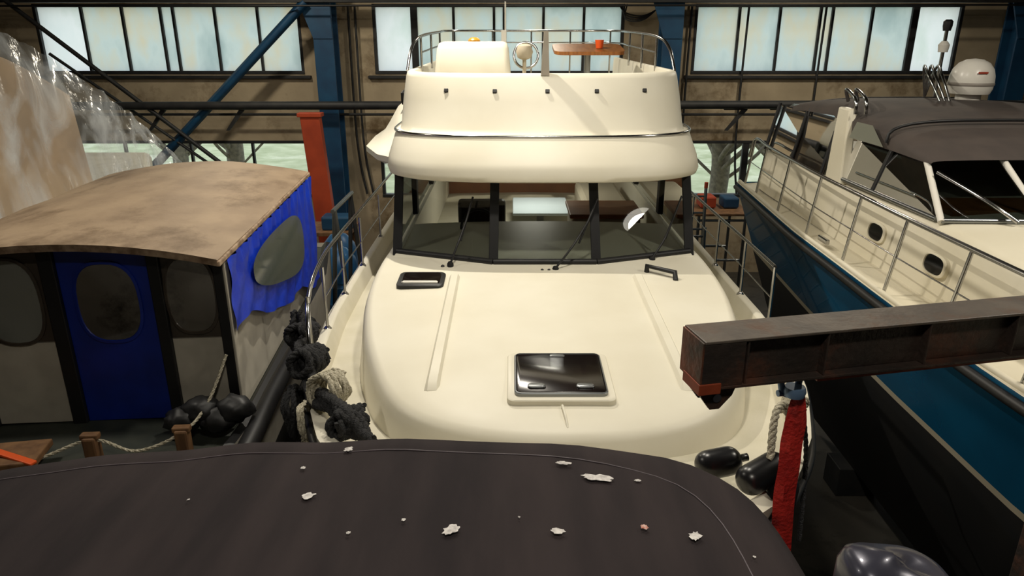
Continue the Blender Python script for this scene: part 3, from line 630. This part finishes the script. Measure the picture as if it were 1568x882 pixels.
# ---------------- LEFT WHEELHOUSE BOAT
Lb=group('wheelhouse_boat',P(-3.1,6,-5.6))
al=math.radians(4.6); ca,sa=math.cos(al),math.sin(al)
def TL(x,y,z): return (-3.1+x*ca-(y-4.75)*sa, 4.75+x*sa+(y-4.75)*ca, z)
PL=lambda x,y,z: P(*TL(x,y,z))
prl=[(0,.0),(.02,.3),(.06,.6),(.14,.88),(.25,1),(.8,1),(1,.85)]
hull(Lb,TL,2.75,9.5,1.14,prl,[(None,0,1,1),(-3.3,.1,.98,1),(-4.2,.3,.85,1.1),(-4.9,.8,.05,1)],[0,1,1],[M['offw'],M['navy']],lambda t:-2.72,.06,M['greydeck'],M['blk'],N=40)
box('keel_block_a',PL(0,5,-5.25),(.4,.4,.7),M['wood'],Lb); box('keel_block_b',PL(0,8,-5.25),(.4,.4,.7),M['wood'],Lb)
ang=al
rr=[]
for q in range(17):
    y=4.6+3.35*q/16; top_=[]
    for k in range(25):
        x=-1.08+2.16*k/24; z=-1.46+.13*(1-(x/1.08)**2)+.014*noise.noise(Vector((x*2,y*2,0)))
        top_.append((x,y,z))
    rr.append([PL(*p) for p in top_]+[PL(p[0],p[1],p[2]-.035) for p in top_[::-1]])
loft('roof',rr,M['ply'],Lb,closed=True,cap0=True,cap1=True,angle=40)
rr=[]
for k in range(13):
    x=-1.08+2.16*k/12; z=-1.46+.13*(1-(x/1.08)**2)
    rr.append([PL(x,4.58,z+.012),PL(x,4.59,z-.04),PL(x,4.62,z-.04)])
loft('roof_front_trim',rr,M['plyedge'],Lb)
box('roof_side_trim',PL(1.08,6.27,-1.485),(.03,3.35,.04),M['plyedge'],Lb,rot=(0,0,ang))
FY=4.78
def pan(n,x0,x1,z0,z1,m,dy=0,th=.05): return box(n,PL((x0+x1)/2,FY+dy,(z0+z1)/2),(x1-x0,th,z1-z0),m,Lb,rot=(0,0,ang),bev=.006)
pan('front_far_left',-1.0,-.74,-2.74,-1.47,M['offw'],.0)
pan('post_black_c',-.78,-.70,-2.75,-1.43,M['blk'],-.02,.07)
pan('front_upper_left',-.70,-.16,-2.1,-1.42,M['dpanel'],.0)
pan('front_lower_left',-.70,-.16,-2.74,-2.08,M['offw'])
pan('post_black_a',-.17,-.07,-2.75,-1.37,M['blk'],-.02,.07)
pan('blue_door',-.07,.55,-2.74,-1.385,M['bluedoor'],.0,.05)
pan('post_black_b',.55,.63,-2.75,-1.41,M['blk'],-.02,.07)
pan('front_upper_right',.63,1.0,-2.1,-1.47,M['dpanel'],.0)
pan('front_lower_right',.63,1.0,-2.74,-2.08,M['offw'])
pan('corner_post',.99,1.06,-2.78,-1.49,M['blk'],-.01,.09)
pan('corner_post_white',1.06,1.08,-2.78,-1.49,M['offw'],-.01,.09)
nf=Vector((sa,-ca,0))
def oval(name,x,z,a,b,ym,m2,mrim):
    n=32; c=Vector(PL(x,ym,z)); u=Vector((ca,sa,0)); w=Vector((0,0,1))
    def rg(k,off): return [c+nf*off+u*((a+k)*spow(math.cos(t),.75))+w*((b+k)*spow(math.sin(t),.75)) for t in [2*math.pi*i/n for i in range(n)]]
    loft(name+'_rim',[rg(.02,0),rg(.02,.012),rg(0,.014),rg(-.005,.004)],mrim,Lb,closed=True)
    mesh(name+'_glass',rg(0,.006),[tuple(range(n))],m2,Lb)
wg=mat('wheelhouse_window','#3c3834','#5a554d',rough=.05,scale=1.2,coat=1,c3='#221f1c',s3=1.5)  # grey patches put the reflections on the panes into the colour
wg2=mat('wheelhouse_window_pale','#5c605c','#83857e',rough=.05,scale=1.2,coat=1,c3='#33332f',s3=1.5)  # same glass with a lighter reflection painted in
oval('door_window',.24,-1.80,.21,.29,FY-.027,wg,M['bluedoor'])
oval('left_window',-.42,-1.78,.2,.31,FY-.027,wg2,M['dpanel'])
oval('right_window',.815,-1.76,.165,.28,FY-.027,wg,M['dpanel'])
sx=1.03
prism('side_wall_lower',[PL(sx,4.8,-2.76),PL(sx,7.9,-2.76),PL(sx,7.9,-1.5),PL(sx,4.8,-1.5)],tuple(Vector((-ca,-sa,0))*.04),M['offw'],Lb)
ny,nz=80,20; rg=[]
def lowz(y):
    t=(y-4.74)/3.22
    return -2.02-.76*t+.045*math.sin(t*11)-.02*math.cos(t*23)
for i in range(ny+1):
    y=4.74+3.22*i/ny; row=[]
    for j in range(nz+1):
        z=-1.50+(lowz(y)+1.50)*j/nz
        row.append(PL(1.095+.014*math.sin(y*40)*(1-j/nz)+.01*math.sin(y*17+j*.5),y,z))
    rg.append(row)
loft('blue_side_tarp',rg,M['cyanv'],Lb,angle=180)
n=40; pts=[]
for i in range(n):
    t=2*math.pi*i/n; a=spow(math.cos(t),.7); b=spow(math.sin(t),.7); y=6.2+.95*a; q=(a+1)/2
    zt_=-1.60-.06*q; zb_=-1.93-.44*q; pts.append(PL(1.125,y,(zt_+zb_)/2+(zt_-zb_)/2*b))
mesh('tarp_vinyl_window',pts,[tuple(range(n))],M['vinyl'],Lb)
box('back_wall',PL(0,7.9,-2.12),(2,.05,1.26),M['offw'],Lb,rot=(0,0,ang)); box('port_wall',PL(-.99,6.35,-2.12),(.04,3.1,1.26),M['offw'],Lb,rot=(0,0,ang))
rl=[PL(1.21,3.9,-2.72),PL(1.23,4.4,-2.7),PL(1.22,5.0,-2.70),PL(1.22,5.7,-2.72),PL(1.22,6.6,-2.74)]
tube('black_fender_roll',rl,.07,M['blk'],Lb)
for i,(x,y) in enumerate(((.22,4.2),(.80,4.25),(-.50,4.1))):
    box('bollard_post_%d'%i,PL(x,y,-2.67),(.09,.09,.24),M['wood'],Lb,rot=(0,0,ang),bev=.015); box('bollard_cap_%d'%i,PL(x,y,-2.55),(.12,.06,.04),M['wood'],Lb,rot=(0,0,ang),bev=.01)
rope('bow_line',[PL(-.9,4.0,-2.58),PL(-.5,4.1,-2.57),PL(-.15,4.1,-2.66),PL(.22,4.2,-2.58),PL(.5,4.2,-2.68),PL(.8,4.25,-2.58),PL(.9,4.5,-2.5),PL(1.02,4.68,-2.2)],.012,M['rope'],Lb)
box('wood_plank',PL(-.30,4.1,-2.62),(.5,.3,.05),M['wood'],Lb,rot=(.0,.0,ang+.1)); box('orange_strap',PL(-.22,4.05,-2.585),(.4,.05,.02),M['orange'],Lb,rot=(0,.1,-.3))
for k in range(4): 
    blob('black_bag_%d'%k,PL(.72+.12*k,4.5+.03*(k%2),-2.62+.06*(k%2)),.11,M['blk'],Lb,seed=k,sub=3,amp=.25,sc=(1.2,1,.9))

# ---------------- PLASTIC WRAPPED BOAT (left back)
W_=group('plastic_wrapped_boat',P(-6.5,9,-5.6))
A=[(-9.5,7.5,.45),(-7.6,8.2,.30),(-6.4,8.9,.12),(-5.9,9.3,-.18),(-5.3,9.6,-.75),(-4.9,9.7,-1.15),(-4.5,9.8,-1.66)]
Bc=[(-6.6,5.6,-2.3),(-5.6,6.4,-2.05),(-5.1,7.2,-1.9),(-4.85,7.9,-1.88),(-4.65,8.6,-1.85),(-4.55,9.2,-1.84),(-4.47,9.7,-1.82)]
A=cat(A,20); Bc=cat(Bc,20)
rg=[]; NA=len(A)
for i,(a,b) in enumerate(zip(A,Bc)):
    row=[]
    for j in range(41):
        t=j/40; p=a.lerp(b,t); s=i*.085
        w=.16*abs(noise.noise(Vector((s*1.7+t*1.6,t*.5,1))))+.07*abs(noise.noise(Vector((s*4.2-t*2.0,t*.8,5))))
        p=p+Vector((.5,-.5,.5))*(w+.08*math.sin(math.pi*t)); row.append(P(*p))
    rg.append(row)
ps=loft('plastic_sheet',rg,M['plastic'],W_,angle=180)
uvl=ps.data.uv_layers.new(name='fold')
for lp in ps.data.loops:
    vi=lp.vertex_index; uvl.data[lp.index].uv=((vi//41)/(NA-1),(vi%41)/40)
inn=[]
for i in range(0,78,6):
    a,b=A[i],Bc[i]; inn.append([P(*(a.lerp(b,t)+Vector((-.26,.2,-.24)))) for t in (0,.25,.5,.75,.95)]+[P(a.x-1,a.y+2,-3),])
loft('tan_cabin_panel',inn,M['tan'],W_,angle=60)
prism('hull_body',[P(-9.5,5.6,-2.4),P(-5.7,6.3,-2.15),P(-4.95,9.8,-1.95),P(-6.5,13,-2),P(-9.5,13,-2)],(0,0,-2.2),M['offw'],W_,bev=.1)
box('support_a',P(-7.5,8,-5.0),(.4,3,1.3),M['wood'],W_)
tube('hull_white_lip',[P(-6.4,5.75,-2.22),P(-5.5,6.4,-2.0),P(-4.95,7.4,-1.92),P(-4.7,8.6,-1.9),P(-4.6,9.6,-1.9)],.10,M['white'],W_)

# ---------------- FOREGROUND CANVAS-COVERED BOAT
F=group('canvas_covered_boat',P(-1.4,.75,-5.6))
cx,cy,ax,ay=-1.435,.74,2.195,1.405
def se(k,z,n=9,N=200,off=0):
    out=[]
    for i in range(N):
        t=2*math.pi*i/N; c,s=math.cos(t),math.sin(t)
        c2,s2=c/ax,s/ay; q=1/((abs(c2)**n+abs(s2)**n)**(1/n))
        x=cx+c*q*k+off*c; y=cy+s*q*k+off*s
        out.append((x,y,z(x,y) if callable(z) else z))
    return out
def cz(x,y): return -1.305-(.065*((x+.4)/1.0)**2 if x<-.4 else .035*((x+.4)/1.0)**2)+.05*(1-((y-cy)/ay)**2)+.012*noise.noise(Vector((x*4,y*1.5,0)))
rg=[[P(*p) for p in se(1,-2.15,off=.05)],[P(x,y,z) for x,y,z in se(1,lambda x,y:cz(x,y)-.35,off=.04)],[P(*p) for p in se(1,lambda x,y:cz(x,y)-.06,off=.02)],[P(*p) for p in se(1,lambda x,y:cz(x,y)-.018,off=.006)],[P(*p) for p in se(.99,cz)],[P(*p) for p in se(.95,cz,n=8)],[P(*p) for p in se(.85,cz,n=7)]]
for k in (.75,.65,.55,.45,.35,.25,.15,.05): rg.append([P(*p) for p in se(k,cz,n=5)])
loft('canvas_cover',rg,M['canvas'],F,closed=True,cap1=True,angle=60)
tube('seam_stitch',[P(x,y,z+.001) for x,y,z in se(.935,cz,n=8)],.002,mat('thread_grey','#5b5258'),F,smooth=False,closed=True)
hull(F,lambda x,y,z:(y-4.95,.75+x,z),0,5.75,1.35,[(0,0),(.05,.3),(.15,.65),(.3,.9),(.5,1),(1,.92)],[(None,0,1,1),(-2.7,.2,.95,1.1),(-3.5,.8,.75,1.3),(-4.1,1.4,.03,1)],[0,0,1],[M['white'],M['navy']],lambda t:-2.0,.05,M['white'],M['white'],N=30)
box('trailer_support_a',P(-.5,.75,-4.85),(.3,1.4,1.5),M['dsteel'],F); box('trailer_support_b',P(-2.8,.75,-4.85),(.3,1.0,1.5),M['dsteel'],F)
def splat(px,py,r,seed,m,asp=1.6,rot=0):
    rnd=random.Random(seed); n=22; vs=[P(px,py,cz(px,py)+.011)]
    for i in range(n):
        a=2*math.pi*i/n; q=r*(rnd.uniform(.65,1.1)); dx=q*asp*math.cos(a); dy=q*math.sin(a)
        x=px+dx*math.cos(rot)-dy*math.sin(rot); y=py+dx*math.sin(rot)+dy*math.cos(rot); vs.append(P(x,y,cz(x,y)+.009))
    mesh('paint_splat_%d'%seed,vs,[(0,i+1,(i+1)%n+1) for i in range(n)],m,F)
spl=[(-.54,2.06,.016,1.1,.7),(-.60,1.79,.018,1.2,.3),(-.165,1.62,.020,1.5,.9),(.125,1.62,.013,1.9,0),(.265,1.90,.022,2.4,-.05),(.165,1.98,.012,2.2,0),(.365,1.65,.013,1,.2),(.50,1.62,.018,1.3,.9),(-.66,1.95,.009,1,0),(.39,1.90,.008,1.4,0),(-.3,1.66,.007,1,0),(.64,1.55,.005,1,0),(-.95,1.78,.005,1,0),(-.44,1.6,.007,1,0),(.02,1.68,.004,1,0)]
for i,(x,y,r,asp,ro) in enumerate(spl): splat(x,y,r,i+1,M['splato'] if i==6 else M['splat'],asp,ro)
O=group('outboard_motor',P(1.33,1.96,-2.3))
co=[]
MX,MY=1.32,1.96
for z,w,l,sh in ((-2.16,.10,.14,0),(-2.12,.13,.19,0),(-2.02,.145,.205,0),(-1.90,.145,.205,.0),(-1.80,.138,.195,-.01),(-1.755,.122,.172,-.018),(-1.735,.10,.145,-.02),(-1.725,.06,.09,-.02),(-1.722,.02,.03,-.02)):
    co.append([P(MX+sh+l*spow(math.cos(t),.62),MY+w*spow(math.sin(t),.66),z+.06-(.03*math.cos(t) if z>-1.85 else 0)) for t in [2*math.pi*i/48 for i in range(48)]])
loft('cowl',co,M['motor'],O,closed=True,cap0=True,cap1=True,angle=60)
co=[]
for z,w,l in ((-1.985,.1475,.208),(-1.965,.150,.211),(-1.945,.1475,.208)):
    co.append([P(MX+l*spow(math.cos(t),.62),MY+w*spow(math.sin(t),.66),z+.06) for t in [2*math.pi*i/48 for i in range(48)]])
loft('cowl_seam_band',co,M['blk'],O,closed=True)
box('cowl_latch',P(MX-.05,MY-.148,-1.93),(.09,.02,.05),M['alu'],O,bev=.006)
box('cowl_decal',P(MX-.02,MY-.146,-1.83),(.20,.006,.04),mat('cowl_decal_grey','#c9c9d2'),O,bev=0)
lathe('cowl_band',[(.0,0),(.14,0),(.14,.04),(0,.04)],P(MX,MY,-2.14),M['alu'],O,scale=(1.25,1))
box('midsection',P(MX,MY,-2.53),(.20,.12,.85),M['motor'],O,bev=.05); box('cavitation_plate',P(MX+.06,MY,-3.0),(.45,.22,.03),M['motor'],O,bev=.01)
lathe('gearcase',[(.02,-.25),(.07,-.15),(.08,0),(.06,.2),(.03,.25)],P(MX+.02,MY,-3.15),M['motor'],O)
for k in range(3):
    a=k*2.094; c=Vector(P(MX+.12,MY,-3.15))
    prism('prop_blade_%d'%k,[c,c+Vector((.04,.15*math.cos(a-.3),.15*math.sin(a-.3))),c+Vector((.02,.18*math.cos(a),.18*math.sin(a))),c+Vector((-.02,.15*math.cos(a+.4),.15*math.sin(a+.4)))],(.01,0,0),M['alu'],O)
box('transom_bracket',P(1.05,1.9,-2.4),(.40,.22,.3),M['dsteel'],O,bev=.02)

# ---------------- CRANE BEAM
K=group('steel_crane_beam',P(2.62,2.85,-5.6))
a0=Vector((.70,2.53)); d=Vector((1.384,.30)).normalized(); nn=Vector((-d.y,d.x)); L=2.05
def KB(s,t,z): q=a0+d*s+nn*t; return P(q.x,q.y,z)
def kbox(n,s0,s1,t0,t1,z0,z1,m):
    vs=[KB(s,t,z) for z in (z0,z1) for s,t in ((s0,t0),(s1,t0),(s1,t1),(s0,t1))]
    o=mesh(n,vs,[(0,3,2,1),(4,5,6,7),(0,1,5,4),(1,2,6,5),(2,3,7,6),(3,0,4,7)],m,K); b=o.modifiers.new('b','BEVEL'); b.width=.003; b.segments=2
kbox('top_flange',0,L,-.09,.09,-1.092,-1.08,M['rustt'])
kbox('bottom_flange',.06,L,-.09,.09,-1.285,-1.272,M['rust'])
kbox('web',.0,L,-.045,-.035,-1.272,-1.092,M['rust'])
for s in (.18,.52,.98,1.4): kbox('stiffener_%d'%int(s*100),s,s+.008,-.085,.085,-1.272,-1.092,M['rust'])
kbox('end_plate',-.008,.0,-.09,.09,-1.27,-1.085,M['rustend'])
kbox('end_box_side',.0,.17,-.088,-.078,-1.272,-1.092,M['rust'])
kbox('red_primer_plate',-.012,.08,-.094,.05,-1.30,-1.255,M['redbar'])
lug=[(.0,-1.275),(.17,-1.275),(.15,-1.33),(.10,-1.385),(.06,-1.385),(.02,-1.33)]
prism('lug_plate',[KB(s,-.06,z) for s,z in lug],tuple(Vector((nn.x,nn.y,0))*.02),M['rust'],K,bev=.002)
prism('lug_plate_b',[KB(s,.04,z) for s,z in lug],tuple(Vector((nn.x,nn.y,0))*.02),M['rust'],K,bev=.002)
cc=Vector(KB(.085,-.064,-1.335)); hx=Vector((d.x,d.y,0))
mesh('lug_hole',[cc+hx*.018*math.cos(t)+Vector((0,0,.018*math.sin(t))) for t in [2*math.pi*i/20 for i in range(20)]],[tuple(range(20))],M['alu'],K)
kbox('lower_tie_bar',.55,L,-.02,.02,-1.335,-1.31,M['redbar'])
box('column',P(2.64,2.92,-3.45),(.16,.16,4.3),M['rust'],K); box('column_base',P(2.64,2.92,-5.58),(.3,.3,.03),M['rust'],K)
G=group('red_lifting_sling',P(1.15,2.6,-5.6))
gb=mat('galvanised_blue','#6a86a8',metal=.3,rough=.4)
tube('shackle_bow',[Vector(KB(.44,0,-1.27)),Vector(KB(.40,0,-1.31)),Vector(KB(.41,0,-1.37)),Vector(KB(.44,0,-1.39)),Vector(KB(.47,0,-1.37)),Vector(KB(.48,0,-1.31))],.014,gb,G,closed=True)
tube('shackle_pin',[KB(.39,0,-1.38),KB(.49,0,-1.38)],.014,gb,G,smooth=False)
lathe('shackle_eye',[(.02,-.02),(.04,-.02),(.045,0),(.04,.02),(.02,.02)],KB(.445,-.03,-1.36),gb,G,n=18)
rg=[]
path=[(1.165,2.60,-1.38),(1.155,2.58,-1.6),(1.15,2.56,-1.9),(1.165,2.56,-2.3),(1.1,2.6,-3.2),(.95,2.7,-4.2),(.8,2.8,-5.57)]
pp=cat([Vector(p) for p in path],10)
for k,p in enumerate(pp):
    h=.046*(.5+.5*min(1,k/6)); w=.006*math.sin(k*.8)
    rg.append([P(p.x-h,p.y+w,p.z),P(p.x-h*.3,p.y-.014-w,p.z),P(p.x+h*.3,p.y-.010+w,p.z),P(p.x+h,p.y+w*.5,p.z),P(p.x+h*.3,p.y+.012,p.z),P(p.x-h*.3,p.y+.012,p.z)])
loft('webbing',rg,M['strap'],G,closed=True,cap0=True,cap1=True,angle=50)

# ---------------- BACKGROUND CLUTTER
def ladder(name,x,y,z0,z1,w,m,lean=.25,tip=None):
    g=group(name,P(x,y,z0))
    for s in (-1,1): 
        tube('stile_'+'lr'[s>0],[P(x+s*w/2,y,z0),P(x+s*w/2,y+lean,z1)],.03,m,g,smooth=False,seg=1)
        if tip: tube('tip_'+'lr'[s>0],[P(x+s*w/2,y+lean,z1),P(x+s*w/2,y+lean,z1+.1)],.034,tip,g,smooth=False,seg=1)
    n=int((z1-z0)/.28)
    for k in range(1,n+1): t=k/(n+.5); tube('rung_%d'%k,[P(x-w/2,y+lean*t,z0+(z1-z0)*t),P(x+w/2,y+lean*t,z0+(z1-z0)*t)],.018,m,g,smooth=False)
ladder('aluminium_step_ladder',3.2,12.2,-5.6,-2.55,.4,M['alu'],tip=M['redp'])
ladder('aluminium_step_ladder',2.75,10.2,-5.6,-2.75,.3,M['alu'],lean=.3)
sc=group('scaffold_trestle',P(4.0,14,-5.6))
for x in (3.6,4.5):
    for y in (13.5,14.5): tube('leg_%d_%d'%(x*10,y*10),[P(x,y,-5.6),P(x,y,-3.3)],.03,M['alu'],sc,smooth=False)
for z in (-3.4,-4.2): 
    for y in (13.5,14.5): tube('bar_%d_%d'%(z*10,y*10),[P(3.6,y,z),P(4.5,y,z)],.025,M['alu'],sc,smooth=False)
box('platform',P(4.05,14,-3.27),(1.1,1.2,.05),M['wood'],sc)
box('crate_a',P(3.85,14,-3.12),(.3,.4,.22),M['redp'],sc,bev=.03); box('crate_b',P(4.3,14,-3.13),(.3,.4,.2),M['bsteel'],sc,bev=.03)
wbx=group('workbench',P(-4.2,14,-5.6))
box('bench_top',P(-4.3,14.2,-3.75),(2.2,.9,.08),M['wood'],wbx)
for x in (-5.3,-3.3):
    for y in (13.85,14.55): box('leg_%d_%d'%(x*10,y*10),P(x,y,-4.7),(.1,.1,1.8),M['wood'],wbx)
box('cable_box',P(-4.9,14.1,-3.52),(.5,.4,.38),M['orange'],wbx,bev=.05); box('toolbox',P(-3.5,14.1,-3.57),(.6,.4,.28),M['bsteel'],wbx,bev=.04)
bdm=mat('blue_drum_plastic','#1c5a8c','#164a76',rough=.4)
for k in range(2):
    dg=group('blue_drum',P(-3.2+k*.15,12.6-k*.9,-5.6))
    cxx,cyy=-3.15+k*.2,12.6-k*.9
    lathe('drum_body',[(.27,0),(.29,.03),(.29,.3),(.30,.32),(.29,.34),(.29,.6),(.30,.62),(.29,.64),(.29,.88),(.27,.92),(.0,.9)],P(cxx,cyy,-5.6),bdm,dg)
    lathe('drum_stacked',[(.27,0),(.29,.03),(.29,.3),(.30,.32),(.29,.34),(.29,.6),(.30,.62),(.29,.64),(.29,.88),(.27,.92),(.0,.9)],P(cxx,cyy,-4.68),bdm,dg)
    lathe('drum_lid_tarp',[(.32,-.25),(.31,0),(.28,.12),(.15,.28),(.02,.34)],P(cxx,cyy,-3.72),bdm,dg)
tl=group('pipe_trestle',P(-2.45,9.6,-5.6))
for s in (-1,1):
    tube('leg_%d'%(s+1),[P(-2.35+s*.25,9.3,-5.6),P(-2.35,9.3,-2.2),],.03,M['alu'],tl,smooth=False); tube('leg_b_%d'%(s+1),[P(-2.35+s*.25,10.3,-5.6),P(-2.35,10.3,-2.2)],.03,M['dsteel'],tl,smooth=False)
tube('ridge',[P(-2.35,9.2,-2.2),P(-2.35,10.4,-2.2)],.03,M['alu'],tl,smooth=False)

# ---------------- WORLD / CAMERA
w=bpy.data.worlds.new('World'); S.world=w; w.use_nodes=True
bg=w.node_tree.nodes['Background']; bg.inputs[0].default_value=(.90,.96,1,1); bg.inputs[1].default_value=1.5
cam=bpy.data.cameras.new('Camera'); cam.sensor_width=36; cam.lens=1100/1568*36; cam.clip_start=.05
co=bpy.data.objects.new('Camera',cam); co.location=(0,0,H); co.rotation_euler=(math.radians(90-19.5),0,0); COL.objects.link(co); S.camera=co
try: S.view_settings.view_transform='Standard'
except Exception: pass
